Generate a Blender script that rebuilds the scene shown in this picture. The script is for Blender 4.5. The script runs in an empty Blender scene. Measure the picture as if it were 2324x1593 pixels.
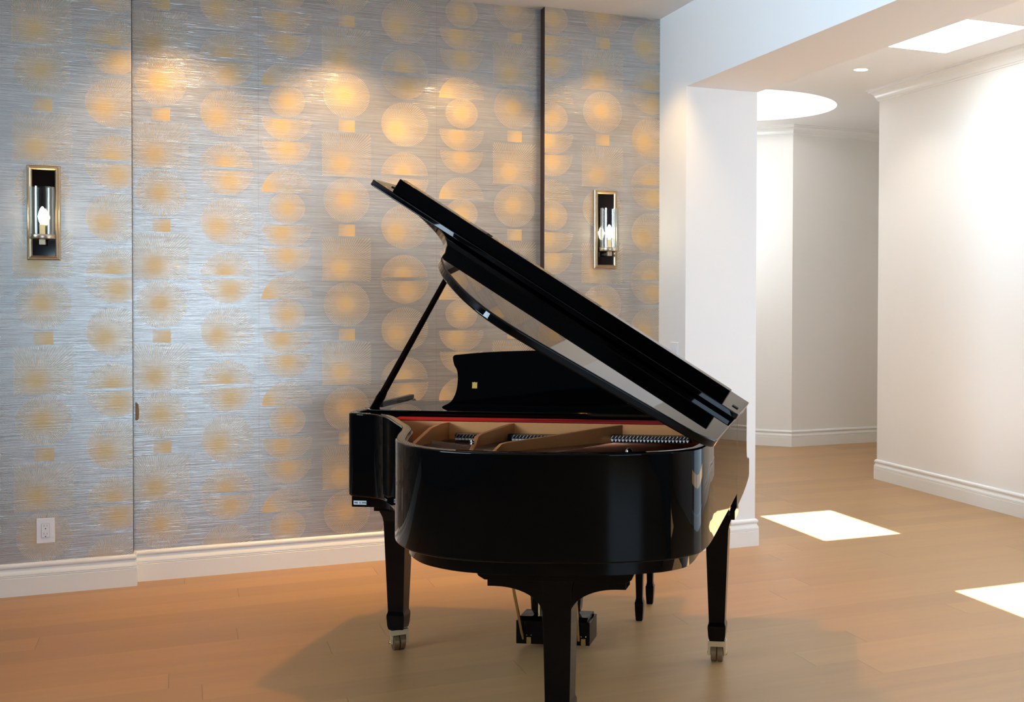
import bpy, bmesh, math, random
from mathutils import Vector, Matrix
random.seed(7)
C = bpy.context.scene.collection
S = bpy.context.scene
PI = math.pi

# ------------------------------------------------------------------ view
S.view_settings.view_transform = 'Standard'
S.view_settings.look = 'None'
S.view_settings.gamma = 1.0
S.view_settings.use_curve_mapping = False
S.view_settings.exposure = 0.0
S.cycles.max_bounces = 10
S.cycles.diffuse_bounces = 6
S.cycles.glossy_bounces = 6
S.cycles.transparent_max_bounces = 12
S.cycles.caustics_reflective = False
S.cycles.caustics_refractive = False
S.cycles.sample_clamp_indirect = 6.0
S.cycles.use_denoising = True

# ------------------------------------------------------------------ node helpers
class NB:
    def __init__(s, nt): s.nt = nt; s.n = nt.nodes; s.l = nt.links
    def new(s, t, **kw):
        x = s.n.new(t)
        for k, v in kw.items(): setattr(x, k, v)
        return x
    def put(s, sock, v):
        if v is None: return
        if hasattr(v, 'is_output'): s.l.new(v, sock)
        else: sock.default_value = v
    def m(s, op, a, b=None, c=None, clamp=False):
        x = s.new('ShaderNodeMath', operation=op, use_clamp=clamp)
        s.put(x.inputs[0], a); s.put(x.inputs[1], b)
        if c is not None: s.put(x.inputs[2], c)
        return x.outputs[0]
    def mix(s, f, a, b):
        x = s.new('ShaderNodeMix', data_type='RGBA')
        s.put(x.inputs[0], f); s.put(x.inputs[6], a); s.put(x.inputs[7], b)
        return x.outputs[2]
    def xyz(s, vec):
        x = s.new('ShaderNodeSeparateXYZ'); s.l.new(vec, x.inputs[0]); return x.outputs
    def comb(s, a, b, c):
        x = s.new('ShaderNodeCombineXYZ')
        for i, v in enumerate((a, b, c)): s.put(x.inputs[i], v)
        return x.outputs[0]
    def noise(s, vec, scale=1.0, detail=2.0, rough=0.5):
        x = s.new('ShaderNodeTexNoise'); s.l.new(vec, x.inputs['Vector'])
        x.inputs['Scale'].default_value = scale; x.inputs['Detail'].default_value = detail; x.inputs['Roughness'].default_value = rough
        return x.outputs['Fac']

def newmat(name):
    m = bpy.data.materials.new(name); m.use_nodes = True
    b = NB(m.node_tree); bs = b.n['Principled BSDF']
    return m, b, bs

def mat(name, col, rough=0.5, metal=0.0, spec=0.5, coat=0.0, coat_rough=0.03, bump=0.0, bscale=60, vary=0.0, emit=None, estr=0.0):
    m, b, bs = newmat(name)
    co = b.new('ShaderNodeTexCoord').outputs['Object']
    c4 = (col[0], col[1], col[2], 1)
    if vary > 0:
        f = b.noise(co, bscale, 3)
        d = tuple(x * (1 - vary) for x in col) + (1,)
        b.put(bs.inputs['Base Color'], b.mix(f, d, c4))
    else:
        bs.inputs['Base Color'].default_value = c4
    bs.inputs['Roughness'].default_value = rough
    bs.inputs['Metallic'].default_value = metal
    bs.inputs['Specular IOR Level'].default_value = spec
    bs.inputs['Coat Weight'].default_value = coat
    bs.inputs['Coat Roughness'].default_value = coat_rough
    if bump > 0:
        bn = b.new('ShaderNodeBump'); bn.inputs['Strength'].default_value = bump; bn.inputs['Distance'].default_value = 0.002
        b.l.new(b.noise(co, bscale, 4), bn.inputs['Height']); b.l.new(bn.outputs[0], bs.inputs['Normal'])
    if emit:
        bs.inputs['Emission Color'].default_value = tuple(emit) + (1,)
        bs.inputs['Emission Strength'].default_value = estr
    return m

M = {}
M['black'] = mat('black_lacquer', (0.0010, 0.0010, 0.0012), 0.015, spec=0.20)
M['black_satin'] = mat('black_satin', (0.004, 0.004, 0.004), 0.35, spec=0.3)
M['dark'] = mat('dark_wood', (0.01, 0.005, 0.003), 0.5, spec=0.2)
M['bronze'] = mat('plate_bronze', (0.64, 0.27, 0.09), 0.42, metal=0.35, vary=0.1, bscale=30)
M['mahogany'] = mat('mahogany_lining', (0.16, 0.022, 0.010), 0.3, vary=0.3, bscale=14)
M['return_shade'] = mat('return_shade_brown', (0.030, 0.010, 0.005), 0.5, spec=0.2)  # shade on the wallpaper's return faces, put in as dark brown
M['red_felt'] = mat('red_felt', (0.30, 0.012, 0.012), 0.9, spec=0.1, bump=0.2, bscale=400)
M['white_felt'] = mat('white_felt', (0.72, 0.70, 0.68), 0.9, spec=0.1)
M['copper'] = mat('string_copper', (0.55, 0.2, 0.1), 0.35, metal=0.9)
M['steel'] = mat('string_steel', (0.62, 0.6, 0.58), 0.3, metal=0.9)
M['chrome'] = mat('chrome', (0.8, 0.82, 0.86), 0.08, metal=1.0)
M['brass'] = mat('brass', (0.72, 0.50, 0.20), 0.22, metal=1.0, vary=0.12, bscale=40)
M['pale_brass'] = mat('pale_brass', (0.86, 0.76, 0.52), 0.25, metal=0.9, vary=0.08, bscale=40)
M['wheel'] = mat('caster_wheel', (0.22, 0.13, 0.06), 0.3, metal=0.5)
M['rubber'] = mat('black_rubber', (0.01, 0.01, 0.01), 0.7, spec=0.2)
M['gold_leaf'] = mat('gold_decal', (0.80, 0.48, 0.10), 0.35, metal=0.6)
M['sticker'] = mat('sticker_white', (0.75, 0.78, 0.82), 0.4)
M['ink'] = mat('sticker_ink', (0.02, 0.03, 0.06), 0.5)
M['white'] = mat('white_wall_paint', (0.86, 0.865, 0.86), 0.55, spec=0.3, bump=0.04, bscale=180)
M['cream'] = mat('hall_wall_paint', (0.86, 0.85, 0.82), 0.55, spec=0.3, bump=0.04, bscale=180)
M['ceil'] = mat('ceiling_paint', (0.84, 0.835, 0.82), 0.7, spec=0.2)
M['trim'] = mat('trim_gloss_white', (0.84, 0.84, 0.81), 0.28, spec=0.5)
M['plate_white'] = mat('plastic_white', (0.85, 0.86, 0.90), 0.3)
M['slot'] = mat('outlet_slot', (0.03, 0.03, 0.03), 0.6)
M['ag_bronze'] = mat('aged_silver_leaf', (0.60, 0.46, 0.30), 0.36, metal=0.85, vary=0.35, bscale=25, bump=0.15)
M['ring'] = mat('ring_bronze', (0.62, 0.52, 0.38), 0.3, metal=0.9, vary=0.3, bscale=18)
M['mirror_black'] = mat('black_glass_panel', (0.004, 0.002, 0.002), 0.06, spec=0.5)
M['candle'] = mat('candle_sleeve', (0.85, 0.72, 0.48), 0.5, emit=(1.0, 0.66, 0.3), estr=0.35)
M['bulb'] = mat('bulb_lit', (1, 0.9, 0.75), 0.3, emit=(1.0, 0.80, 0.55), estr=60.0)
M['lamp_on'] = mat('downlight_lens_lit', (1, 1, 1), 0.4, emit=(1.0, 0.95, 0.86), estr=12.0)
M['tan_wood'] = mat('tan_pull', (0.30, 0.20, 0.09), 0.5, vary=0.4, bscale=40)
M['dark_room'] = mat('darkened_unseen_wall', (0.16, 0.155, 0.15), 0.7, spec=0.2)  # unseen walls darkened so the lacquer reflects black

def clear_glass():
    m, b, bs = newmat('clear_glass')
    b.n.remove(bs); out = b.n['Material Output']
    t = b.new('ShaderNodeBsdfTransparent'); t.inputs[0].default_value = (0.93, 0.965, 0.965, 1)
    g = b.new('ShaderNodeBsdfGlossy'); g.inputs['Roughness'].default_value = 0.03
    lw = b.new('ShaderNodeLayerWeight'); lw.inputs['Blend'].default_value = 0.35
    f = b.m('ADD', b.m('MULTIPLY', lw.outputs['Facing'], 0.5), 0.05)
    mx = b.new('ShaderNodeMixShader'); b.put(mx.inputs[0], f)
    b.l.new(t.outputs[0], mx.inputs[1]); b.l.new(g.outputs[0], mx.inputs[2]); b.l.new(mx.outputs[0], out.inputs[0])
    return m
M['glass'] = clear_glass()

# wallpaper: gold starburst stamps on silver grasscloth, one repeat 0.929 x 0.567 m
WP, PP = 0.9292, 0.567
# kind, column centre, row centre, half width, half height / radius, ray centre dx, dz, rays
MOTIFS = [
 ('rect', 0.448, 2.224, 0.127, 0.117, -0.032, -0.048, 96),
 ('circ', 0.448, 2.546, 0.1205, 0.1205, -0.008, 0.004, 92),
 ('rect', 0.448, 2.382, 0.042, 0.0325, 0.028, -0.014, 96),
 ('dome', 0.756, 2.697, 0.127, 0.125, -0.008, 0.012, 92),
 ('bowl', 0.758, 2.677, 0.129, 0.125, 0.012, -0.055, 92),
 ('circ', 0.758, 2.410, 0.1275, 0.1215, -0.047, -0.027, 96),
 ('bowl', 0.143, 2.966, 0.1265, 0.119, -0.028, -0.036, 92),
 ('bowl', 0.143, 2.846, 0.122, 0.125, 0.000, -0.038, 92),
 ('dome', 0.143, 2.574, 0.1265, 0.126, -0.118, 0.014, 120),
 ('circ', 0.143, 2.493, 0.091, 0.0845, 0.000, 0.000, 84),
]
def wallpaper(name, breaks):
    # breaks: list of (x from which this strip start applies, strip start)
    m, b, bs = newmat(name)
    co = b.new('ShaderNodeTexCoord').outputs['Object']
    X, Y, Z = b.xyz(co)
    st = breaks[0][1]
    for xb, s0 in breaks[1:]:
        f = b.m('GREATER_THAN', X, xb)
        st = b.m('ADD', st, b.m('MULTIPLY', f, s0 - breaks[0][1]))
    s = b.m('FLOORED_MODULO', b.m('SUBTRACT', X, st), WP)
    ink = None
    for kind, xc, zc, hw, hh, rx, rz, n in MOTIFS:
        dx = b.m('SUBTRACT', s, xc)
        dz = b.m('WRAP', b.m('SUBTRACT', Z, zc), PP / 2, -PP / 2)
        if kind == 'rect':
            mask = b.m('MULTIPLY', b.m('LESS_THAN', b.m('ABSOLUTE', dx), hw), b.m('LESS_THAN', b.m('ABSOLUTE', dz), hh))
        else:
            ex = b.m('DIVIDE', dx, hw); ez = b.m('DIVIDE', dz, hh)
            mask = b.m('LESS_THAN', b.m('ADD', b.m('MULTIPLY', ex, ex), b.m('MULTIPLY', ez, ez)), 1.0)
            if kind == 'dome': mask = b.m('MULTIPLY', mask, b.m('GREATER_THAN', dz, 0.0))
            if kind == 'bowl': mask = b.m('MULTIPLY', mask, b.m('LESS_THAN', dz, 0.0))
        px = b.m('SUBTRACT', dx, rx); pz = b.m('SUBTRACT', dz, rz)
        r = b.m('SQRT', b.m('ADD', b.m('MULTIPLY', px, px), b.m('MULTIPLY', pz, pz)))
        th = b.m('MULTIPLY', b.m('ARCTAN2', pz, px), n / (2 * PI))
        t = b.m('ABSOLUTE', b.m('SUBTRACT', b.m('FRACT', th), 0.5))
        dist = b.m('MULTIPLY', b.m('MULTIPLY', t, r), 2 * PI / n)
        ray = b.m('ADD', b.m('DIVIDE', b.m('SUBTRACT', 0.0010, dist), 0.0013), 0.5, clamp=True)
        x = b.m('MULTIPLY', mask, ray)
        ink = x if ink is None else b.m('MAXIMUM', ink, x)
    # grasscloth threads
    thr = b.noise(b.comb(b.m('MULTIPLY', X, 4.0), b.m('MULTIPLY', Y, 4.0), b.m('MULTIPLY', Z, 250.0)), 1.0, 3, 0.6)
    slub = b.noise(b.comb(b.m('MULTIPLY', X, 9.0), 0.0, b.m('MULTIPLY', Z, 150.0)), 1.0, 2, 0.5)
    fine = b.noise(b.comb(b.m('MULTIPLY', X, 330.0), 0.0, b.m('MULTIPLY', Z, 330.0)), 1.0, 2, 0.5)
    big = b.noise(b.comb(b.m('MULTIPLY', X, 1.3), 0.0, b.m('MULTIPLY', Z, 5.0)), 1.0, 2, 0.5)
    glint = b.m('MULTIPLY', b.m('SUBTRACT', slub, 0.60), 6.0, clamp=True)
    base = b.mix(b.m('MULTIPLY', b.m('SUBTRACT', thr, 0.15), 1.45, clamp=True), (0.23, 0.210, 0.195, 1), (0.74, 0.71, 0.68, 1))
    base = b.mix(b.m('MULTIPLY', big, 0.35), base, (0.30, 0.25, 0.19, 1))
    base = b.mix(b.m('MULTIPLY', glint, 0.55), base, (0.85, 0.85, 0.86, 1))
    seam = b.m('LESS_THAN', b.m('ABSOLUTE', b.m('SUBTRACT', s, 0.0015)), 0.0015)
    base = b.mix(b.m('MULTIPLY', seam, 0.35), base, (0.22, 0.19, 0.17, 1))
    gold = b.mix(fine, (0.56, 0.37, 0.155, 1), (0.76, 0.53, 0.25, 1))
    inkf = b.m('MULTIPLY', ink, b.m('ADD', 0.62, b.m('MULTIPLY', fine, 0.40)), clamp=True)
    b.put(bs.inputs['Base Color'], b.mix(inkf, base, gold))
    b.put(bs.inputs['Metallic'], b.m('SUBTRACT', 0.66, b.m('MULTIPLY', inkf, 0.36)))
    b.put(bs.inputs['Roughness'], b.m('ADD', b.m('SUBTRACT', 0.26, b.m('MULTIPLY', glint, 0.08)), b.m('MULTIPLY', inkf, 0.10)))
    bs.inputs['Specular IOR Level'].default_value = 0.4
    h = b.m('ADD', b.m('MULTIPLY', thr, 1.0), b.m('ADD', b.m('MULTIPLY', fine, 0.25), b.m('MULTIPLY', glint, 0.5)))
    bn = b.new('ShaderNodeBump'); bn.inputs['Strength'].default_value = 0.30; bn.inputs['Distance'].default_value = 0.002
    b.l.new(h, bn.inputs['Height']); b.l.new(bn.outputs[0], bs.inputs['Normal'])
    return m
M['wp_left'] = wallpaper('wallpaper_left', [(-99, -1.055)])
M['wp_mid'] = wallpaper('wallpaper_middle', [(-99, -0.537), (0.3723, 0.3723)])
M['wp_right'] = wallpaper('wallpaper_right', [(-99, 1.806)])

def floor_mat():
    m, b, bs = newmat('oak_plank_floor')
    co = b.new('ShaderNodeTexCoord').outputs['Object']
    X, Y, Z = b.xyz(co)
    W = 0.187
    yy = b.m('DIVIDE', b.m('SUBTRACT', Y, 4.03), W)
    row = b.m('FLOOR', yy); fy = b.m('SUBTRACT', yy, row)
    wn = b.new('ShaderNodeTexWhiteNoise', noise_dimensions='1D'); b.l.new(row, wn.inputs['W'])
    L = 2.1
    xx = b.m('DIVIDE', b.m('ADD', X, b.m('MULTIPLY', wn.outputs['Value'], L * 5)), L)
    colm = b.m('FLOOR', xx); fx = b.m('SUBTRACT', xx, colm)
    wn2 = b.new('ShaderNodeTexWhiteNoise', noise_dimensions='2D'); b.l.new(b.comb(row, colm, 0.0), wn2.inputs['Vector'])
    rnd = wn2.outputs['Value']
    off = b.m('MULTIPLY', rnd, 37.0)
    grain = b.noise(b.comb(b.m('MULTIPLY', X, 1.6), b.m('ADD', b.m('MULTIPLY', Y, 17.0), off), off), 1.0, 3, 0.5)
    fibre = b.noise(b.comb(b.m('MULTIPLY', X, 9.0), b.m('MULTIPLY', Y, 240.0), off), 1.0, 2, 0.5)
    cloud = b.noise(b.comb(b.m('MULTIPLY', X, 0.8), b.m('MULTIPLY', Y, 3.0), off), 1.0, 3, 0.5)
    base = b.mix(grain, (0.35, 0.185, 0.068, 1), (0.50, 0.285, 0.115, 1))
    base = b.mix(b.m('MULTIPLY', cloud, 0.25), base, (0.37, 0.205, 0.082, 1))
    base = b.mix(b.m('MULTIPLY', fibre, 0.16), base, (0.23, 0.12, 0.05, 1))
    hsv = b.new('ShaderNodeHueSaturation'); b.l.new(base, hsv.inputs['Color'])
    b.put(hsv.inputs['Value'], b.m('ADD', 0.90, b.m('MULTIPLY', rnd, 0.20)))
    g1 = b.m('LESS_THAN', fy, 0.008); g2 = b.m('LESS_THAN', fx, 0.0012)
    gap = b.m('ADD', b.m('MULTIPLY', g1, 0.16), b.m('MULTIPLY', g2, 0.75), clamp=True)
    b.put(bs.inputs['Base Color'], b.mix(gap, hsv.outputs[0], (0.12, 0.06, 0.03, 1)))
    b.put(bs.inputs['Roughness'], b.m('ADD', 0.36, b.m('MULTIPLY', grain, 0.10)))
    bs.inputs['Specular IOR Level'].default_value = 0.9
    bn = b.new('ShaderNodeBump'); bn.inputs['Strength'].default_value = 0.05; bn.inputs['Distance'].default_value = 0.001
    b.l.new(b.m('SUBTRACT', b.m('MULTIPLY', fibre, 0.5), gap), bn.inputs['Height']); b.l.new(bn.outputs[0], bs.inputs['Normal'])
    return m
M['floor'] = floor_mat()

# ------------------------------------------------------------------ mesh helpers
def link(name, bm, m, parent=None, bevel=0.0, seg=2, ang=35, smooth=True):
    bmesh.ops.remove_doubles(bm, verts=bm.verts, dist=1e-6)
    bmesh.ops.recalc_face_normals(bm, faces=bm.faces)
    me = bpy.data.meshes.new(name); bm.to_mesh(me); bm.free()
    for mm in (m if isinstance(m, (list, tuple)) else [m]): me.materials.append(mm)
    if smooth:
        me.polygons.foreach_set('use_smooth', [True] * len(me.polygons))
        me.set_sharp_from_angle(angle=math.radians(ang))
    o = bpy.data.objects.new(name, me); C.objects.link(o)
    if parent: o.parent = parent
    if bevel > 0:
        bv = o.modifiers.new('edge', 'BEVEL'); bv.width = bevel; bv.segments = seg; bv.limit_method = 'ANGLE'
        bv.angle_limit = math.radians(40); bv.harden_normals = True
    return o

def nb(): return bmesh.new()
def face(bm, pts, mi=0):
    f = bm.faces.new([bm.verts.new(p) for p in pts]); f.material_index = mi; return f
def box(bm, x0, x1, y0, y1, z0, z1, mi=0):
    v = [bm.verts.new((x, y, z)) for x in (x0, x1) for y in (y0, y1) for z in (z0, z1)]
    for q in ((0,1,3,2), (4,6,7,5), (0,4,5,1), (2,3,7,6), (0,2,6,4), (1,5,7,3)):
        f = bm.faces.new([v[i] for i in q]); f.material_index = mi
    return v
def prism(bm, pts, f3, t0, t1, mi=0):
    # polygon pts (p,q) swept between t0 and t1; f3(p,q,t) gives the 3-D point
    a = [bm.verts.new(f3(p, q, t0)) for p, q in pts]; c = [bm.verts.new(f3(p, q, t1)) for p, q in pts]
    n = len(pts)
    fs = [bm.faces.new(a), bm.faces.new(c[::-1])]
    for i in range(n): fs.append(bm.faces.new((a[i], a[(i+1) % n], c[(i+1) % n], c[i])))
    for f in fs: f.material_index = mi
def lathe(bm, prof, seg=24, cx=0, cy=0, mi=0, close=True):
    rings = []
    for r, z in prof:
        if r < 1e-6: rings.append([bm.verts.new((cx, cy, z))])
        else: rings.append([bm.verts.new((cx + r*math.cos(2*PI*i/seg), cy + r*math.sin(2*PI*i/seg), z)) for i in range(seg)])
    for a, c in zip(rings, rings[1:]):
        for i in range(seg):
            j = (i+1) % seg
            q = [a[0]] if len(a) == 1 else [a[i], a[j]]
            q += [c[0]] if len(c) == 1 else [c[j], c[i]]
            if len(q) > 2:
                f = bm.faces.new(q); f.material_index = mi
def loft(bm, secs, mi=0):
    # sections = lists of equal point counts, capped
    r = [[bm.verts.new(p) for p in s] for s in secs]; n = len(r[0])
    for a, c in zip(r, r[1:]):
        for i in range(n):
            f = bm.faces.new((a[i], a[(i+1) % n], c[(i+1) % n], c[i])); f.material_index = mi
    for e in (r[0], r[-1][::-1]):
        f = bm.faces.new(e); f.material_index = mi
def rod(bm, p0, p1, r0, r1=None, seg=10, flat=1.0, mi=0):
    p0, p1 = Vector(p0), Vector(p1); r1 = r0 if r1 is None else r1
    d = (p1 - p0).normalized(); u = d.cross(Vector((0, 0, 1)))
    if u.length < 1e-3: u = Vector((1, 0, 0))
    u.normalize(); w = d.cross(u)
    secs = []
    for p, r in ((p0, r0), (p1, r1)):
        secs.append([p + u*r*math.cos(2*PI*i/seg) + w*r*flat*math.sin(2*PI*i/seg) for i in range(seg)])
    loft(bm, secs, mi)
def spline(pts, per=6, closed=False):
    out = []; n = len(pts)
    for i in range(n - 1):
        p0 = pts[max(i-1, 0)]; p1 = pts[i]; p2 = pts[i+1]; p3 = pts[min(i+2, n-1)]
        for k in range(per):
            t = k / per
            out.append(tuple(0.5*((2*b) + (c-a)*t + (2*a-5*b+4*c-d)*t*t + (3*b-a-3*c+d)*t**3) for a, b, c, d in zip(p0, p1, p2, p3)))
    out.append(tuple(pts[-1])); return out
def offset(pts, d):
    # offset an open polyline to its left by d
    out = []
    for i, p in enumerate(pts):
        a = pts[max(i-1, 0)]; c = pts[min(i+1, len(pts)-1)]
        t = Vector((c[0]-a[0], c[1]-a[1])).normalized()
        out.append((p[0] - t.y*d, p[1] + t.x*d))
    return out

def empty(name, loc=(0, 0, 0), rz=0.0):
    o = bpy.data.objects.new(name, None); o.empty_display_size = 0.1
    C.objects.link(o); o.location = loc; o.rotation_euler = (0, 0, rz); return o
def tag(o, label, cat, group=None):
    o['label'] = label; o['category'] = cat
    if group: o['group'] = group
    return o
def struct(o):
    o['kind'] = 'structure'; return o
def copy_tree(o, parent=None):
    c = o.copy(); C.objects.link(c)
    if parent: c.parent = parent
    for ch in list(o.children): copy_tree(ch, c)
    return c

# ------------------------------------------------------------------ room dimensions (metres; camera stands at the origin)
H = 3.1256
YM, YL, YR = 6.6297, 6.543, 6.545           # wallpapered planes: recess, left, right
XA, XB = -0.2205, 1.9025                     # recess sides
X1, X2 = 2.6145, 3.065                       # opening wall faces
YJ, HS = 6.137, 2.661                        # jamb and soffit
X3, YE = 5.085, 7.989                        # hall wall
XL, YB = -4.6, -4.2                          # unseen left and back walls
YN = 0.9                                     # near jamb of the opening

def wall(name, m, *boxes):
    bm = nb()
    for bx in boxes: box(bm, *bx)
    return struct(link(name, bm, m, smooth=False))

wall('floor', M['floor'], (XL-0.2, 7.4, YB-0.2, 12.2, -0.12, 0.0))
def papered(name, m, x0, x1, y0):
    bm = nb(); box(bm, x0, x1, y0, 6.85, 0, H)
    o = struct(link(name, bm, [m, M['return_shade']], smooth=False))
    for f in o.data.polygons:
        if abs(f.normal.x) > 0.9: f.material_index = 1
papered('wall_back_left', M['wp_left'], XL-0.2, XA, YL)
wall('wall_back_middle', M['wp_mid'], (XA, XB, YM, 6.85, 0, H))
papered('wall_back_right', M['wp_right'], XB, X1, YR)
wall('wall_right', M['white'], (X1, X2, YJ, 6.85, 0, H), (X1, X2, YN, YJ, HS, H))
wall('wall_right_near', M['dark_room'], (X1, X2, YB-0.2, YN, 0, H))
wall('wall_hall_right', M['cream'], (X3, X3+0.22, YB-0.2, 2.0, 0, H), (X3, X3+0.22, 5.2, YE, 0, H), (X3, X3+0.22, 2.0, 5.2, 2.4, H))
wall('wall_hall_left', M['cream'], (X2-0.2, X2, 6.85, 12.2, 0, H))
bm = nb()
prism(bm, [(5.399, 10.023), (7.2, 10.05), (7.2, 12.0), (3.6, 12.0), (3.6, 11.9)], lambda p, q, t: (p, q, t), 0, H)
struct(link('wall_hall_far', bm, M['cream'], smooth=False))
wall('wall_hall_side', M['cream'], (7.2, 7.4, 7.4, 12.2, 0, H), (X3+0.22, 7.4, YE-0.22, YE, 0, H))
wall('wall_left', M['dark_room'], (XL-0.2, XL, YB-0.2, 1.3, 0, H), (XL-0.2, XL, 4.5, YL, 0, H), (XL-0.2, XL, 1.3, 4.5, 2.9, H), (XL-0.2, XL, 1.3, 4.5, 0, 1.9))
wall('wall_front', M['dark_room'], (XL-0.2, -1.6, YB-0.2, YB, 0, H), (2.2, X2, YB-0.2, YB, 0, H), (-1.6, 2.2, YB-0.2, YB, 2.05, H), (-1.6, 2.2, YB-0.2, YB, 0, 0.85))
wall('wall_hall_front', M['cream'], (X2, X3+0.22, YB-0.2, YB, 0, H))
wall('ceiling', M['ceil'], (XL-0.2, X1, YB-0.2, YL, H, H+0.15), (XA, X1, YL, YM, H, H+0.15))

# hall ceiling with two square skylights and a round raised dome
SK = [(4.19, 4.72, 5.735, 6.59), (4.19, 4.72, 3.575, 4.43), (4.19, 4.72, 1.415, 2.27), (4.19, 4.72, -0.745, 0.11)]
DC, DR = (4.42, 9.22), 0.86
bm = nb()
def loop(pts):
    vs = [bm.verts.new((x, y, H)) for x, y in pts]
    for i in range(len(vs)): bm.edges.new((vs[i], vs[(i+1) % len(vs)]))
loop([(X1, YB-0.2), (7.4, YB-0.2), (7.4, 12.2), (X1, 12.2)])
for a, c, d, e in SK: loop([(a, d), (c, d), (c, e), (a, e)])
loop([(DC[0]+DR*math.cos(2*PI*i/64), DC[1]+DR*math.sin(2*PI*i/64)) for i in range(64)])
bmesh.ops.triangle_fill(bm, edges=bm.edges, use_beauty=True)
struct(link('ceiling_hall', bm, M['ceil'], smooth=False))
for i, (a, c, d, e) in enumerate(SK):
    bm = nb(); t = 0.14; zt = H + 0.45
    lo = [(a, d, H), (c, d, H), (c, e, H), (a, e, H)]; up = [(a-t, d-t, zt), (c+t, d-t, zt), (c+t, e+t, zt), (a-t, e+t, zt)]
    for k in range(4): face(bm, [lo[k], lo[(k+1) % 4], up[(k+1) % 4], up[k]])
    w = struct(link('window_%d' % (i+1), bm, M['white'], smooth=False))
bm = nb()
prof = [(DR, H), (DR, H+0.10), (DR+0.10, H+0.16)] + [((DR+0.10)*math.cos(x), H+0.16+0.38*math.sin(x)) for x in [k*PI/16 for k in range(1, 9)]]
lathe(bm, prof, 64, DC[0], DC[1])
struct(link('ceiling_dome', bm, M['ceil']))

# ------------------------------------------------------------------ baseboards and crown moulding
BP = [(0.0, 0.0), (0.018, 0.0), (0.018, 0.087), (0.0155, 0.090), (0.018, 0.0925), (0.018, 0.095), (0.0155, 0.0975), (0.018, 0.100), (0.018, 0.104),
      (0.0165, 0.111), (0.0125, 0.118), (0.0095, 0.125), (0.0085, 0.131), (0.0115, 0.1325), (0.0145, 0.137), (0.0155, 0.143), (0.0145, 0.149), (0.0105, 0.155), (0.006, 0.158), (0.0, 0.158)]
CP = [(0.0, H-0.095), (0.008, H-0.095), (0.010, H-0.085), (0.018, H-0.080), (0.022, H-0.066), (0.032, H-0.046), (0.050, H-0.030), (0.066, H-0.024), (0.068, H-0.014), (0.082, H-0.010), (0.085, H), (0.0, H)]
def sweep(path, prof, i0, i1):
    # room lies to the right of the direction of travel; profile = (distance from wall, height)
    bm = nb(); dirs = []
    for a, c in zip(path, path[1:]): dirs.append(Vector((c[0]-a[0], c[1]-a[1])).normalized())
    nrm = [Vector((d.y, -d.x)) for d in dirs]
    def at(i):
        if i == 0: return nrm[0]
        if i == len(path)-1: return nrm[-1]
        k = nrm[i-1] + nrm[i]; return k / (0.5 * k.length_squared)
    secs = []
    for i in range(i0, i1 + 1):
        n = at(i); secs.append([(path[i][0] + n.x*p, path[i][1] + n.y*p, z) for p, z in prof])
    loft(bm, secs)
    return bm
def runs(kind, path, prof, groups):
    for nm, i0, i1 in groups:
        struct(link(kind + '_' + nm, sweep(path, prof, i0, i1), M['trim'], ang=25))
main_path = [(XL, YL), (XA, YL), (XA, YM), (XB, YM), (XB, YR), (X1, YR), (X1, YJ), (X2, YJ), (X2, 6.9), (X2, 12.0)]
runs('baseboard', main_path, BP, [('back_left', 0, 2), ('back_middle', 2, 3), ('back_right', 3, 5), ('right', 5, 8), ('hall_left', 8, 9)])
runs('baseboard', [(X3+0.22, YE), (X3, YE), (X3, YB)][::1], BP, [('hall_right', 0, 2)]) if False else None
hall_path = [(X3+2.0, YE), (X3, YE), (X3, 5.2)]
runs('baseboard', hall_path, BP, [('hall_right', 0, 2)])
hall_path = [(X3+2.0, YE), (X3, YE), (X3, YB)]
runs('trim', hall_path, CP, [('hall_crown', 0, 2)])
far_path = [(3.6, 11.9), (5.399, 10.023), (7.2, 10.05)]
runs('baseboard', far_path, BP, [('hall_far', 0, 2)])
runs('trim', far_path, CP, [('hall_far_crown', 0, 2)])

# windows on the unseen walls behind the camera (the side one is added for its light)
def window(name, horizontal, p, a0, a1, z0, z1, n):
    bm = nb()
    def bx(c0, c1, d0, d1, e0, e1):
        if horizontal: box(bm, c0, c1, p+d0, p+d1, e0, e1)
        else: box(bm, p+d0, p+d1, c0, c1, e0, e1)
    bx(a0, a1, -0.1, 0.0, z1-0.08, z1); bx(a0, a1, -0.1, 0.0, z0, z0+0.08)
    for i in range(n+1):
        x = a0 + (a1-a0)*i/n; bx(max(a0, x-0.045), min(a1, x+0.045), -0.1, 0.0, z0, z1)
    return struct(link(name, bm, M['trim'], smooth=False))
window('window_5', True, YB-0.05, -1.6, 2.2, 0.85, 2.05, 3)
window('window_6', False, XL-0.05, 1.3, 4.5, 1.9, 2.9, 3)  # added clerestory, placed to light the white wall and header

window('added_door_1', False, X3+0.16, 2.0, 5.2, 0.0, 2.4, 3)  # added unseen glazing, put in to lift soffit and ceilings
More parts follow.
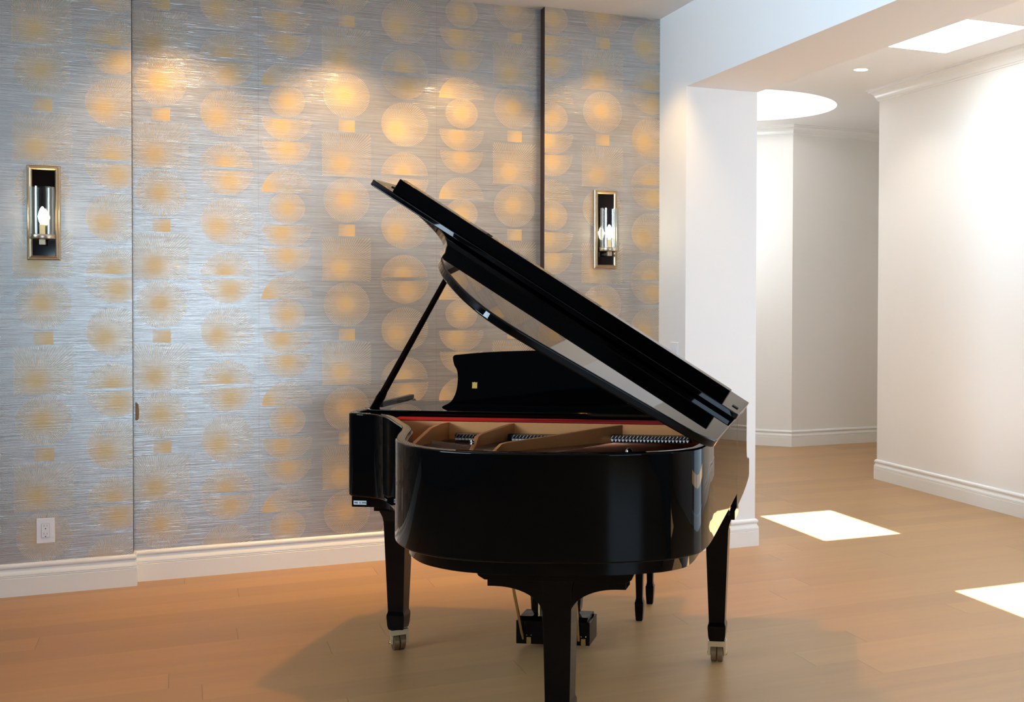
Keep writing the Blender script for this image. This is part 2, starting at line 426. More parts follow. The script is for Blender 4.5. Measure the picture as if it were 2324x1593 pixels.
# ------------------------------------------------------------------ grand piano
PR = (1.971, 4.238); PHI = 0.53731
piano = tag(empty('grand_piano', (PR[0], PR[1], 0), -PHI), 'glossy black grand piano with its lid propped open in front of the wallpaper', 'piano')
def L(a, b, z): return (a, -b, z)             # piano coordinates: a to the bass side, b to the tail
ctrl = [(0.058, 0.70), (0.058, 0.80), (0.057, 0.90), (0.052, 1.00), (0.034, 1.085), (-0.020, 1.155), (-0.075, 1.192), (-0.19, 1.238), (-0.362, 1.262), (-0.52, 1.272), (-0.64, 1.262), (-0.737, 1.232), (-0.84, 1.168),
        (-0.915, 1.085), (-0.966, 1.000), (-0.996, 0.915), (-1.022, 0.830), (-1.052, 0.725), (-1.088, 0.640), (-1.15, 0.532), (-1.215, 0.418), (-1.272, 0.326), (-1.325, 0.272), (-1.385, 0.243), (-1.442, 0.226), (-1.472, 0.200), (-1.486, 0.145), (-1.488, 0.08), (-1.488, 0.03)]
outline = [(0.058, -0.44), (0.058, 0.2)] + spline(ctrl, 6) + [(-1.488, -0.44)]
inner = offset(outline, 0.034)               # inwards
SGN = 1
ZR, ZB = 1.0, 0.67
def ring(bm, o, i, z0, z1, mi=0):
    n = len(o)
    A = [[bm.verts.new(L(p[0], p[1], z)) for p in pts] for pts, z in ((o, z0), (o, z1), (i, z1), (i, z0))]
    for k in range(n-1):
        for r in range(4):
            a, c = A[r], A[(r+1) % 4]
            bm.faces.new((a[k], a[k+1], c[k+1], c[k])).material_index = mi
    for k in (0, n-1): bm.faces.new([A[r][k] for r in range(4)])
bm = nb(); ring(bm, outline, inner, ZB, ZR)
link('rim', bm, M['black'], piano, bevel=0.007, seg=3, ang=40)
bm = nb(); lin = offset(outline, SGN*0.0335); ring(bm, lin, offset(outline, SGN*0.038), 0.86, 0.985)
link('inner_rim', bm, M['mahogany'], piano, ang=40)
# lower case body, set in under the rim
low = offset(outline, 0.045)
low = [p for p in low if p[1] > -0.2]
low = [(low[0][0], 0.05)] + [p for p in low if p[1] > 0.05] + [(low[-1][0], 0.05)]
bm = nb(); prism(bm, low, lambda p, q, t: L(p, q, t), 0.625, 0.70)
link('lower_case', bm, M['black'], piano, bevel=0.004)
# arms at the keyboard end
def cheek(a0, a1):
    pts = [(0.0, 0.66), (0.0, 1.0), (-0.44, 1.0), (-0.455, 0.99), (-0.46, 0.95), (-0.46, 0.80), (-0.475, 0.765), (-0.52, 0.748), (-0.59, 0.742), (-0.605, 0.73), (-0.605, 0.665), (-0.59, 0.652), (-0.45, 0.635), (-0.3, 0.625), (-0.1, 0.62), (0.0, 0.62)]
    bm = nb(); prism(bm, pts, lambda p, q, t: L(t, p, q), a0, a1); return bm
link('arm', cheek(0.012, 0.0585), M['black'], piano, bevel=0.004)
link('arm', cheek(-1.494, -1.44), M['black'], piano, bevel=0.004)
bm = nb(); box(bm, -1.466, 0.045, -0.19, 0.60, 0.622, 0.668)
link('keybed', bm, M['black'], piano, bevel=0.003)
bm = nb(); prism(bm, [(-0.59, 0.66), (-0.59, 0.735), (-0.565, 0.742), (-0.36, 0.742), (-0.30, 0.80), (-0.285, 0.96), (-0.26, 0.968), (-0.22, 0.968), (-0.22, 0.66)], lambda p, q, t: L(t, p, q), -1.44, 0.012)
link('fallboard', bm, M['black'], piano, bevel=0.004)
# cast plate, pinblock face, felt
ins = [p for p in inner if p[1] > 0.16]
plate_poly = [(ins[0][0], 0.16)] + ins + [(ins[-1][0], 0.16)]
bm = nb(); prism(bm, plate_poly, lambda p, q, t: L(p, q, t), 0.86, 0.895)
plate = link('iron_plate', bm, M['bronze'], piano)
bm = nb(); box(bm, -1.275, 0.02, -0.255, -0.235, 0.89, 0.9765)
link('plate_flange', bm, M['bronze'], piano, bevel=0.002)
bm = nb(); prism(bm, [(0.18, 0.9765), (0.252, 0.9765), (0.256, 0.979), (0.252, 0.9835), (0.18, 0.9845)], lambda p, q, t: L(t, p, q), -1.27, 0.02)
link('felt_strip', bm, M['red_felt'], piano)
def strut(pts, th=0.016):
    # pts: (a, b, ztop); a vertical web down to the plate
    bm = nb(); secs = []
    for i, (a, b, z) in enumerate(pts):
        p = pts[max(i-1, 0)]; q = pts[min(i+1, len(pts)-1)]
        t = Vector((q[0]-p[0], q[1]-p[1])).normalized(); n = Vector((-t.y, t.x)) * th/2
        secs.append([L(a-n.x, b-n.y, 0.89), L(a+n.x, b+n.y, 0.89), L(a+n.x, b+n.y, z), L(a-n.x, b-n.y, z)])
    loft(bm, secs); return link('plate_strut', bm, M['bronze'], piano, bevel=0.002)
strut([(-1.05, 0.25, 0.974), (-1.06, 0.31, 0.974), (-1.072, 0.38, 0.966), (-1.082, 0.44, 0.945), (-1.088, 0.52, 0.922), (-1.07, 0.60, 0.907), (-1.04, 0.72, 0.900)])
strut([(-0.79, 0.25, 0.974), (-0.815, 0.31, 0.968), (-0.862, 0.43, 0.952), (-0.864, 0.47, 0.948), (-0.852, 0.54, 0.925), (-0.845, 0.60, 0.912), (-0.84, 0.75, 0.900)])
strut([(-0.365, 0.25, 0.974), (-0.45, 0.33, 0.967), (-0.60, 0.47, 0.952), (-0.72, 0.585, 0.942), (-0.735, 0.60, 0.938), (-0.752, 0.63, 0.915), (-0.78, 0.70, 0.900)])
# strings: fine parallel wires, bass fan over the rest
bm = nb()
for k in range(44):
    t = k/43; rod(bm, L(-0.36+0.34*t, 0.34, 0.918), L(-0.74+0.36*t, 1.16-0.10*t*t, 0.922), 0.0016, seg=4)
o = link('bass_strings', bm, M['copper'], piano); o['kind'] = 'stuff'
bm = nb()
for k in range(150):
    t = k/149; a = -1.165 + 0.755*t
    ln = 0.16 + 0.72*t**1.4
    rod(bm, L(a, 0.27, 0.911), L(a-0.10*t, 0.27+ln, 0.908), 0.0006, seg=3)
o = link('treble_strings', bm, M['steel'], piano); o['kind'] = 'stuff'
bm = nb()
def pin(a, b, z0, z1, r): lathe_at(bm, a, b, z0, z1, r)
def lathe_at(bm, a, b, z0, z1, r): lathe(bm, [(0, z0), (r, z0), (r, z1-0.001), (0, z1)], 6, a, -b)
for k in range(24): pin(-1.20+0.0062*k, 0.375+0.0006*k, 0.895, 0.918, 0.0021)
for k in range(40): pin(-1.055+0.0052*k, 0.405+0.0033*k, 0.895, 0.920, 0.0020)
for k in range(12): pin(-0.795+0.0062*k, 0.60+0.004*k, 0.895, 0.918, 0.0020)
o = link('hitch_pins', bm, M['steel'], piano); o['kind'] = 'stuff'
bm = nb()
for k in range(40): pin(-1.075+0.0056*k, 0.47+0.0036*k, 0.895, 0.909, 0.0022)
for k in range(24): pin(-1.20+0.0062*k, 0.405+0.0006*k, 0.895, 0.908, 0.002)
o = link('plate_studs', bm, M['brass'], piano); o['kind'] = 'stuff'
# dampers: black heads on white felt
dmp = []
def damper(a, b, z, w, wedge):
    bm = nb()
    box(bm, a-w/2, a+w/2, -b-0.045, -b, z, z+0.013, 0)
    rod(bm, L(a-0.003, b+0.0455, z+0.002), L(a+0.006, b+0.0445, z+0.0135), 0.0006, seg=5, mi=2)
    if wedge: prism(bm, [(-w*0.46, z), (w*0.46, z), (w*0.12, z-0.010), (-w*0.12, z-0.010)], lambda p, q, t: (a+p, t, q), -b-0.04, -b, 1)
    else: box(bm, a-w*0.45, a+w*0.45, -b-0.04, -b, z-0.009, z, 1)
    return link('damper', bm, [M['black_satin'], M['white_felt'], M['steel']], piano, smooth=False)
for k in range(7): damper(-0.985+0.0128*k, 0.297, 0.9245, 0.0118, False)
for k in range(21): damper(-0.765+0.0132*k, 0.295, 0.925, 0.0120, False)
for k in range(22): damper(-0.385+0.0136*k, 0.29, 0.929, 0.0122, True)
bm = nb(); box(bm, -1.005, -0.09, -0.292, -0.272, 0.897, 0.936)
link('damper_rail', bm, M['black_satin'], piano)
# chrome bolts on the plate
for a, b, z0, s in ((-0.862, 0.53, 0.912, 1.0), (-0.234, 0.80, 0.913, 1.45)):
    bm = nb()
    lathe(bm, [(0, z0-0.02), (0.0085*s, z0-0.02), (0.0085*s, z0+0.012*s), (0.0095*s, z0+0.014*s), (0.0062*s, z0+0.019*s), (0.0062*s, z0+0.021*s), (0.009*s, z0+0.023*s), (0.0075*s, z0+0.027*s), (0.003*s, z0+0.031*s), (0, z0+0.032*s)], 16, a, -b)
    link('plate_bolt', bm, M['chrome'], piano, ang=50)
# music shelf and desk
bm = nb(); prism(bm, [(-1.445, 0.08), (-1.41, 0.135), (-1.2, 0.15), (-0.2, 0.15), (0.01, 0.12), (0.02, -0.28), (-1.445, -0.28)], lambda p, q, t: L(p, q, t), 0.977, 1.006)
link('music_shelf', bm, M['black'], piano, bevel=0.003)
half = spline([(0.455, 1.006), (0.45, 1.012), (0.418, 1.03), (0.396, 1.069), (0.388, 1.123), (0.392, 1.160), (0.402, 1.178), (0.408, 1.20), (0.408, 1.215), (0.400, 1.222)], 4)
top = [(0.3, 1.232), (0.2, 1.2385), (0.1, 1.2425), (0, 1.244)]
pts = [(-0.705+x, z) for x, z in half + top[:-1]] + [(-0.705, 1.244)] + [(-0.705-x, z) for x, z in (half + top[:-1])[::-1]]
bm = nb(); prism(bm, pts, lambda p, q, t: L(p, t, q), -0.012, 0.006)
desk = link('music_desk', bm, M['black'], piano, bevel=0.003)
# decal: small gold rectangle with a scalloped top
bm = nb(); e = [(-0.0105, -0.013), (0.0105, -0.013), (0.0115, 0.013), (0.006, 0.0105), (0.000, 0.0135), (-0.006, 0.0105), (-0.0095, 0.013)]
prism(bm, [(-1.022+x, 1.099+z) for x, z in e], lambda p, q, t: L(p, t, q), 0.0058, 0.0068)
link('gold_emblem', bm, M['gold_leaf'], desk, smooth=False)
bm = nb(); box(bm, -1.468, -1.445, 0.08, 0.44, 1.0, 1.019); link('arm_cap', bm, M['black'], piano, bevel=0.004)
# small country-of-origin sticker on the end of the keybed
bm = nb(); box(bm, -1.457, -1.402, -0.1908, -0.1902, 0.6315, 0.6475)
stk = link('sticker', bm, M['sticker'], piano, smooth=False)
def glyphs(text, w, h, gap):
    F = {'M': ['10001','11011','10101','10001','10001'], 'A': ['01110','10001','11111','10001','10001'], 'D': ['11110','10001','10001','10001','11110'], 'E': ['11111','10000','11110','10000','11111'],
         'I': ['00100','00100','00100','00100','00100'], 'N': ['10001','11001','10101','10011','10001'], 'J': ['00111','00010','00010','10010','01100'], 'P': ['11110','10001','11110','10000','10000'], ' ': ['00000']*5}
    out = []; x = 0
    for ch in text:
        for r, row in enumerate(F[ch]):
            for c, v in enumerate(row):
                if v == '1': out.append((x + c*w/5, h - (r+1)*h/5, w/5, h/5))
        x += w + gap
    return out, x - gap
bm = nb(); gl, tw = glyphs('MADE IN JAPAN', 0.0029, 0.0075, 0.0008)
for x, z, w, hh in gl:
    x0 = -1.4295 - tw/2 + x
    box(bm, x0, x0+w, -0.1913, -0.1908, 0.6358+z, 0.6358+z+hh)
link('sticker_lettering', bm, M['ink'], stk, smooth=False)
# legs
def leg(a, b, wt, wb, cast_rot, ztop=0.60, ferr=True):
    bm = nb()
    def sq(z, w): return [L(a-w/2, b-w/2, z), L(a+w/2, b-w/2, z), L(a+w/2, b+w/2, z), L(a-w/2, b+w/2, z)]
    loft(bm, [sq(ztop-0.015, 0.15), sq(ztop+0.02, 0.15)])
    loft(bm, [sq(ztop-0.012, wt+0.03), sq(ztop-0.02, wt+0.024), sq(ztop-0.045, wt+0.006), sq(ztop-0.06, wt+0.002), sq(ztop-0.061, wt), sq(0.168, wb), sq(0.160, wb+0.001), sq(0.150, wb+0.008), sq(0.140, wb+0.009), sq(0.105, wb+0.004), sq(0.092, wb-0.002), sq(0.087, wb-0.006)])
    lg = link('leg', bm, M['black'], piano, bevel=0.0025, ang=30)
    cr = math.cos(cast_rot); sr = math.sin(cast_rot)
    def Q(x, y, z): return (a + x*cr - y*sr, -b + x*sr + y*cr, z)
    def bx(bm, x0, x1, y0, y1, z0, z1):
        v = box(bm, x0, x1, y0, y1, z0, z1)
        for q in v: q.co = Q(*q.co)
    bm = nb(); bx(bm, -0.037, 0.037, -0.022, 0.016, 0.062, 0.086); bx(bm, -0.037, -0.0255, -0.022, 0.012, 0.028, 0.064); bx(bm, 0.0255, 0.037, -0.022, 0.012, 0.028, 0.064)
    fk = link('caster_fork', bm, M['pale_brass'], lg, bevel=0.002)
    bm = nb()
    rod(bm, Q(-0.040, 0, 0.033), Q(0.040, 0, 0.033), 0.008, seg=12)
    link('caster_axle', bm, M['brass'], lg)
    for s in (-1, 1):
        bm = nb(); secs = []
        for x, r in ((0.0012, 0.030), (0.003, 0.033), (0.022, 0.033), (0.024, 0.030)):
            secs.append([Q(s*x, r*math.cos(2*PI*i/28), 0.033 + r*math.sin(2*PI*i/28)) for i in range(28)])
        loft(bm, secs); link('caster_wheel', bm, M['wheel'], lg, ang=50)
    return lg
leg(-0.018, 0.0, 0.092, 0.064, 0.0)
leg(-1.347, 0.0, 0.092, 0.066, 0.62)
tail = leg(-0.429, 0.956, 0.096, 0.082, 0.3, ztop=0.585)
# tail-leg bracket boards with concave quarter curves
def bracket():
    w = 0.046; pts = [(-0.227, 0.640), (-0.227, 0.531)]
    for k in range(13):
        t = k/12*PI/2
        pts.append((-0.20 + (0.20-w)*math.sin(t), 0.531 - 0.085 + 0.085*math.cos(t)))
    pts += [(-w, 0.42), (w, 0.42)]
    for k in range(13):
        t = PI/2 - k/12*PI/2
        pts.append((0.20 - (0.20-w)*math.sin(t), 0.531 - 0.085 + 0.085*math.cos(t)))
    pts += [(0.227, 0.531), (0.227, 0.640)]
    bm = nb(); prism(bm, [(-0.432+x, z) for x, z in pts], lambda p, q, t: L(p, t, q), 0.93, 1.0); return bm
link('leg_bracket', bracket(), M['black'], piano, bevel=0.002)
bm = nb(); prism(bm, [(-0.70, 0.63), (-0.692, 0.585), (-0.683, 0.568), (-0.662, 0.556), (-0.204, 0.556), (-0.184, 0.568), (-0.176, 0.585), (-0.168, 0.63)], lambda p, q, t: L(p, t, q), 0.60, 1.02)
link('leg_block', bm, M['black'], piano, bevel=0.002)
# pedal lyre
bm = nb(); box(bm, -0.86, -0.55, 0.04, 0.18, 0.028, 0.125)
prism(bm, [(-0.04, 0.125), (-0.055, 0.14), (-0.165, 0.14), (-0.18, 0.125)], lambda p, q, t: (t, -p, q), -0.85, -0.56)
lyre = link('pedal_lyre', bm, M['black'], piano, bevel=0.003)
for a in (-0.79, -0.62):
    bm = nb(); prism(bm, [(0, 0.13), (0.018, 0.16), (0.022, 0.22), (0.012, 0.30), (0.02, 0.45), (0.05, 0.62), (-0.02, 0.62), (-0.026, 0.45), (-0.03, 0.30), (-0.026, 0.2), (-0.02, 0.13)], lambda p, q, t: (a + (p if a > -0.7 else -p), t, q), 0.085, 0.135)
    link('lyre_post', bm, M['black'], lyre, bevel=0.003)
bm = nb(); box(bm, -0.90, -0.51, 0.05, 0.17, 0.60, 0.625); link('lyre_top_block', bm, M['black'], lyre, bevel=0.003)
for a, s in ((-0.848, -1), (-0.578, 1)):
    bm = nb(); rod(bm, L(a+0.018*s*-1, -0.04, 0.05), L(a+0.006*s, 0.22, 0.62), 0.006, seg=10)
    link('lyre_brace', bm, M['brass'], lyre)
for a in (-0.772, -0.705, -0.638):
    bm = nb(); rod(bm, L(a, -0.075, 0.13), L(a, -0.075, 0.61), 0.0042, seg=8); link('pedal_rod', bm, M['brass'], lyre)
for a in (-0.805, -0.576):
    bm = nb(); secs = []
    prism(bm, [(a-0.009, 0.030), (a+0.009, 0.030), (a+0.010, 0.035), (a+0.009, 0.058), (a-0.009, 0.058), (a-0.010, 0.035)], lambda p, q, t: (p, t, q), 0.036, 0.041)
    link('brace_bracket', bm, M['brass'], lyre, bevel=0.001)
    for k in (-0.009, 0.009):
        bm = nb(); bmesh.ops.create_icosphere(bm, subdivisions=1, radius=0.0028, matrix=Matrix.Translation((a+k, 0.039, 0.066))); link('screw', bm, M['chrome'], lyre)
for a in (-0.80, -0.705, -0.61):
    bm = nb(); prism(bm, [(0.17, 0.05), (0.17, 0.066), (0.28, 0.06), (0.30, 0.052), (0.30, 0.044), (0.28, 0.044)], lambda p, q, t: (t, p, q), a-0.016, a+0.016)
    link('pedal', bm, M['brass'], lyre, bevel=0.003)
# lid
TH = math.radians(32.0); AH = 0.08; ZH = 1.0
def LP(w, b, e): return L(AH - w*math.cos(TH) + e*math.sin(TH), b, ZH + w*math.sin(TH) + e*math.cos(TH))
lc = [(0.0, 1.0), (0.0, 1.05), (0.006, 1.095), (0.035, 1.143), (0.09, 1.178), (0.166, 1.206), (0.312, 1.252), (0.498, 1.308), (0.62, 1.345), (0.70, 1.358), (0.775, 1.345), (0.858, 1.295), (0.932, 1.222), (1.0, 1.135), (1.052, 1.040), (1.085, 0.95), (1.112, 0.86),
      (1.146, 0.767), (1.192, 0.645), (1.265, 0.506), (1.345, 0.40), (1.43, 0.315), (1.51, 0.245), (1.565, 0.18), (1.588, 0.11)]
lo = [(0.0, 0.047)] + spline(lc, 5) + [(1.59, 0.047)]
bm = nb(); prism(bm, lo, lambda p, q, t: LP(p, q, t), 0.0, 0.028)
lid = link('lid', bm, M['black'], piano, bevel=0.006, seg=3, ang=30)
bm = nb(); prism(bm, [(0.0, 0.047), (0.0, 0.515), (0.006, 0.522), (0.02, 0.525), (1.575, 0.525), (1.588, 0.52), (1.595, 0.508), (1.595, 0.047)], lambda p, q, t: LP(p, q, t), 0.0335, 0.0555)
flap = link('lid_flap', bm, M['black'], piano, bevel=0.004, seg=3, ang=30)
bm = nb(); prism(bm, [(0.07, 0.452), (0.07, 0.512), (1.508, 0.512), (1.508, 0.452)], lambda p, q, t: LP(p, q, t), 0.0556, 0.110)
link('flap_batten', bm, M['black'], flap, bevel=0.002)
for w, b in ((0.028, 0.395), (1.545, 0.40)):
    bm = nb(); prism(bm, [(w-0.012, b-0.016), (w+0.012, b-0.016), (w+0.012, b+0.016), (w-0.012, b+0.016)], lambda p, q, t: LP(p, q, t), 0.0552, 0.0585)
    link('rubber_bumper', bm, M['rubber'], flap)
for b in (0.30, 0.85):
    bm = nb(); rod(bm, L(0.070, b-0.05, 1.004), L(0.070, b+0.05, 1.004), 0.006, seg=10); link('lid_hinge', bm, M['brass'], piano)
# lid prop
PB = Vector(L(-1.43, 0.075, 0.985)); PT = Vector(LP(1.225, 0.335, -0.001))
bm = nb(); d = PT - PB
rod(bm, PB, PB+d*0.10, 0.021, 0.020, 14, 0.75); rod(bm, PB+d*0.10, PB+d*0.13, 0.0215, 0.0185, 14, 0.75)
rod(bm, PB+d*0.125, PB+d*0.95, 0.0165, 0.0120, 14, 0.75); rod(bm, PB+d*0.94, PT, 0.0145, 0.0145, 14, 0.9)
link('lid_prop', bm, M['black'], piano, ang=50)

# ------------------------------------------------------------------ bench behind the piano
def pw(a, b): 
    c, s = math.cos(-PHI), math.sin(-PHI); return (PR[0] + a*c + b*s, PR[1] + a*s - b*c)
bx_, by_ = pw(-0.64, -0.685)
bench = tag(empty('piano_bench', (bx_, by_, 0), -PHI), 'black piano bench behind the piano, its legs seen under the case', 'bench')
def bleg(x, y):
    bm = nb()
    def sq(z, w): return [(x-w/2, y-w/2, z), (x+w/2, y-w/2, z), (x+w/2, y+w/2, z), (x-w/2, y+w/2, z)]
    loft(bm, [sq(0, 0.026), sq(0.006, 0.031), (sq(0.05, 0.037)), sq(0.085, 0.039), sq(0.092, 0.033), sq(0.097, 0.033), sq(0.10, 0.030), sq(0.11, 0.029), sq(0.40, 0.044), sq(0.44, 0.046)])
    return link('leg', bm, M['black'], bench, bevel=0.0015)
for x in (-0.215, 0.210):
    for y in (-0.145, 0.145): bleg(x, y)
bm = nb(); box(bm, -0.25, 0.25, -0.175, 0.175, 0.42, 0.475); link('apron', bm, M['black'], bench, bevel=0.004)
bm = nb(); box(bm, -0.26, 0.26, -0.185, 0.185, 0.475, 0.52); link('cushion', bm, M['black_satin'], bench, bevel=0.02, seg=4)

# ------------------------------------------------------------------ wall sconces
def sconce(x, y, label):
    r = tag(empty('wall_sconce', (x, y, 1.856)), label, 'wall lamp', 'pair of wall sconces')
    w, h = 0.0705, 0.229
    bm = nb()
    prof = [(0.0, 0.0), (0.0, 0.020), (0.004, 0.024), (0.007, 0.022), (0.009, 0.022), (0.012, 0.028), (0.016, 0.030), (0.0215, 0.024), (0.0215, 0.0)]   # inset, height off wall
    secs = []
    for cx, cz in ((-1, -1), (1, -1), (1, 1), (-1, 1), (-1, -1)):
        secs.append([bm.verts.new((cx*(w-i), -d, cz*(h-i))) for i, d in prof])
    n = len(prof)
    for a, c in zip(secs, secs[1:]):
        for i in range(n-1): bm.faces.new((a[i], a[i+1], c[i+1], c[i]))
    link('frame', bm, M['ag_bronze'], r, ang=20)
    bm = nb(); box(bm, -w+0.020, w-0.020, -0.012, -0.002, -h+0.020, h-0.020)
    link('black_panel', bm, M['mirror_black'], r, smooth=False)
    yc = -0.083
    bm = nb(); lathe(bm, [(0, -0.130), (0.050, -0.130), (0.0545, -0.128), (0.0555, -0.122), (0.0555, -0.111), (0.0545, -0.108), (0.050, -0.109), (0, -0.112)], 40, 0, yc)
    link('ring', bm, M['ring'], r, ang=40)
    bm = nb(); box(bm, -0.013, 0.013, yc-0.013, yc+0.013, -0.158, -0.130); box(bm, -0.008, 0.008, yc, -0.010, -0.154, -0.140)
    link('bracket', bm, M['ag_bronze'], r, bevel=0.002)
    bm = nb(); lathe(bm, [(0.0525, -0.111), (0.0525, 0.120), (0.0495, 0.120), (0.0495, -0.111)], 48, 0, yc)
    link('glass_shade', bm, M['glass'], r, ang=40)
    bm = nb(); lathe(bm, [(0, -0.112), (0.0125, -0.112), (0.0125, -0.062), (0.009, -0.058), (0, -0.058)], 20, 0, yc)
    link('candle_sleeve', bm, M['candle'], r, ang=40)
    bm = nb(); lathe(bm, [(0, -0.058), (0.008, -0.056), (0.015, -0.040), (0.0175, -0.022), (0.015, -0.002), (0.009, 0.014), (0.003, 0.024), (0, 0.026)], 20, 0, yc)
    link('bulb', bm, M['bulb'], r, ang=60)
    return r
sconce(-0.6015, YL, 'lit bronze sconce with a clear glass cylinder, above the wall outlet')
sconce(2.2685, YR, 'lit bronze sconce with a clear glass cylinder, beside the white wall')

# ------------------------------------------------------------------ outlet, switch, pull, hall downlight
r = tag(empty('wall_outlet', (-0.602, YL, 0.308)), 'white duplex outlet plate on the wallpaper above the baseboard', 'outlet')
bm = nb(); box(bm, -0.0396, 0.0396, -0.006, 0.0, -0.0615, 0.0615); cp = link('cover_plate', bm, M['plate_white'], r, bevel=0.003)
bm = nb(); box(bm, -0.0175, 0.0175, -0.0066, -0.004, -0.034, 0.034); link('outlet_gap', bm, M['slot'], cp, smooth=False)
bm = nb(); box(bm, -0.0168, 0.0168, -0.0085, -0.004, -0.0333, 0.0333); link('receptacle', bm, M['plate_white'], r, bevel=0.0008)
bm = nb()
for z in (0.019, -0.019):
    box(bm, -0.0075, -0.0058, -0.0089, -0.008, z, z+0.009); box(bm, 0.0058, 0.0075, -0.0089, -0.008, z, z+0.008)
    lathe(bm, [(0, 0)], 3) if False else None
    box(bm, -0.0024, 0.0024, -0.0089, -0.008, z-0.0115, z-0.0065)
link('slots', bm, M['slot'], r, smooth=False)
r = tag(empty('light_switch', (X1, 6.293, 1.135), -PI/2), 'white switch plate on the white wall beside the wallpaper corner', 'light switch')
bm = nb(); box(bm, -0.058, 0.058, -0.006, 0.0, -0.062, 0.062); link('cover_plate', bm, M['plate_white'], r, bevel=0.003)
for x in (-0.023, 0.023):
    bm = nb(); prism(bm, [(-0.033, -0.0065), (0.033, -0.0065), (0.033, -0.009), (0.0, -0.0075), (-0.033, -0.0075)], lambda p, q, t: (t, q, p), x-0.0165, x+0.0165)
    link('rocker', bm, M['plate_white'], r)
r = tag(empty('finger_pull', (-0.2045, YM, 0.868)), 'small tan finger pull beside the dark joint in the wallpaper', 'pull')
bm = nb(); prism(bm, [(-0.006, -0.045), (0.004, -0.045), (0.009, -0.035), (0.010, 0.0), (0.008, 0.035), (-0.002, 0.045), (-0.006, 0.045)], lambda p, q, t: (p, t, q), -0.012, 0.001)
link('plate', bm, M['tan_wood'], r, bevel=0.002)
r = tag(empty('recessed_light', (4.502, 7.325, H)), 'small round recessed light in the hall ceiling, switched on', 'ceiling light')
bm = nb(); lathe(bm, [(0.050, -0.001), (0.052, -0.006), (0.066, -0.004), (0.068, 0.0), (0.050, 0.0)], 40); link('trim_ring', bm, M['trim'], r, ang=40)
bm = nb(); lathe(bm, [(0, -0.002), (0.051, -0.002), (0.051, 0.0), (0, 0.0)], 40); link('lens', bm, M['lamp_on'], r, ang=40)

# ------------------------------------------------------------------ lights
def area(name, loc, tgt, sx, sy, power, col):
    l = bpy.data.lights.new(name, 'AREA'); l.shape = 'RECTANGLE'; l.size = sx; l.size_y = sy; l.energy = power; l.color = col
    o = bpy.data.objects.new(name, l); C.objects.link(o); o.location = loc
    o.rotation_euler = (Vector(tgt) - Vector(loc)).to_track_quat('-Z', 'Y').to_euler(); return o
def spot(name, loc, tgt, power, col, angle, blend=0.6, rad=0.04):
    l = bpy.data.lights.new(name, 'SPOT'); l.energy = power; l.color = col; l.spot_size = math.radians(angle); l.spot_blend = blend; l.shadow_soft_size = rad
    o = bpy.data.objects.new(name, l); C.objects.link(o); o.location = loc
    o.rotation_euler = (Vector(tgt) - Vector(loc)).to_track_quat('-Z', 'Y').to_euler(); return o
def point(name, loc, power, col, rad):
    l = bpy.data.lights.new(name, 'POINT'); l.energy = power; l.color = col; l.shadow_soft_size = rad
    o = bpy.data.objects.new(name, l); C.objects.link(o); o.location = loc; return o
DAY = (0.54, 0.77, 1.0); WARM = (1.0, 0.62, 0.26)
area('window_daylight', (0.3, YB+0.05, 1.45), (0.3, 5, 1.45), 3.6, 1.0, 142, DAY)
sw = area('added_side_fill', (XL+0.05, 2.9, 2.4), (5, 2.9, 3.2), 3.2, 0.9, 130, (0.62, 0.82, 1.0))  # added source that brightens white wall, header and ceiling
sw.data.spread = math.radians(85)  # beam narrowed to keep this light off the floor
for x, pw_ in ((-0.02, 78), (0.80, 105), (1.46, 90), (2.25, 52)):
    spot('wall_washer', (x, 5.88, H-0.02), (x, 6.63, 1.62), pw_, (1.0, 0.61, 0.23), 74, 0.6)
for x, y, pw_, an in ((-1.1, 5.0, 80, 62), (1.35, 5.10, 125, 84)):
    spot('ceiling_downlight', (x, y, H-0.02), (x, y, 0), pw_, (1.0, 0.46, 0.055), an, 0.6)
for x, y in ((-0.6015, YL), (2.2685, YR)):
    point('sconce_glow', (x, y-0.083, 1.856-0.018), 6.0, (1.0, 0.70, 0.42), 0.02)
sun = bpy.data.lights.new('sun', 'SUN'); sun.energy = 30.0; sun.angle = 0.0093; sun.color = (1.0, 0.96, 0.90)
sun.energy = 42.0
so = bpy.data.objects.new('sun', sun); C.objects.link(so); so.location = (5, 5, 9)
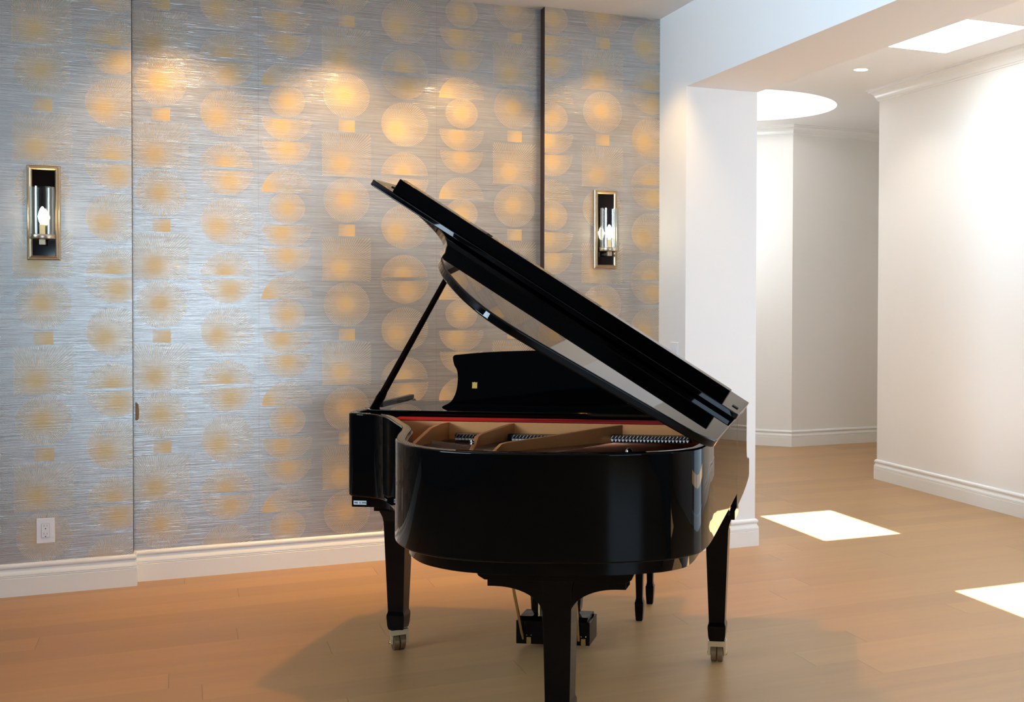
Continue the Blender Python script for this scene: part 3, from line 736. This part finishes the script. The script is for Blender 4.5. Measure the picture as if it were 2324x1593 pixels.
so.rotation_euler = Vector((-0.68, 0.345, -3.1256)).to_track_quat('-Z', 'Y').to_euler()
area('added_glazing_fill', (X3+0.02, 3.6, 1.2), (0, 3.6, 1.2), 2.2, 3.0, 52, (0.64, 0.83, 1.0))  # added fill from the unseen hall side, lights soffit and ceilings
for a, c, d, e in SK:
    area('skylight_daylight', ((a+c)/2, (d+e)/2, H+0.44), ((a+c)/2, (d+e)/2, 0), 0.75, 1.05, 44, (0.66, 0.84, 1.0))
point('dome_light', (DC[0], DC[1], H+0.25), 16, (1.0, 0.97, 0.95), 0.12)
point('far_hall_fill', (4.2, 9.9, 2.2), 27, (0.85, 0.93, 1.0), 0.2)  # added bare fill for hall ceiling and far walls, no fixture
spot('hall_downlight', (4.502, 7.325, H-0.02), (4.502, 7.325, 0), 20, (1.0, 0.90, 0.76), 120, 0.8)

w = bpy.data.worlds.new('world'); S.world = w; w.use_nodes = True
bg = w.node_tree.nodes['Background']; bg.inputs[0].default_value = (0.55, 0.75, 1.0, 1); bg.inputs[1].default_value = 1.0

# ------------------------------------------------------------------ camera
F_, CX, CY, YAW, PITCH, ROLL = 2649.4085, 1639.2895, 717.6748, 0.43434, -0.01762, 0.00486
W_, H_ = 2324, 1593
f = Vector((math.sin(YAW)*math.cos(PITCH), math.cos(YAW)*math.cos(PITCH), math.sin(PITCH)))
rr = Vector((math.cos(YAW), -math.sin(YAW), 0)); uu = rr.cross(f)
r2 = rr*math.cos(ROLL) + uu*math.sin(ROLL); u2 = -rr*math.sin(ROLL) + uu*math.cos(ROLL)
cd = bpy.data.cameras.new('camera'); co = bpy.data.objects.new('camera', cd); C.objects.link(co)
m3 = Matrix((r2, u2, -f)).transposed().to_4x4(); m3.translation = Vector((0, 0, 1.47)); co.matrix_world = m3
cd.sensor_fit = 'HORIZONTAL'; cd.sensor_width = 36.0; cd.lens = F_*36.0/W_
cd.shift_x = (W_/2 - CX)/W_; cd.shift_y = (CY - H_/2)/W_; cd.clip_start = 0.05; cd.clip_end = 60
S.camera = co
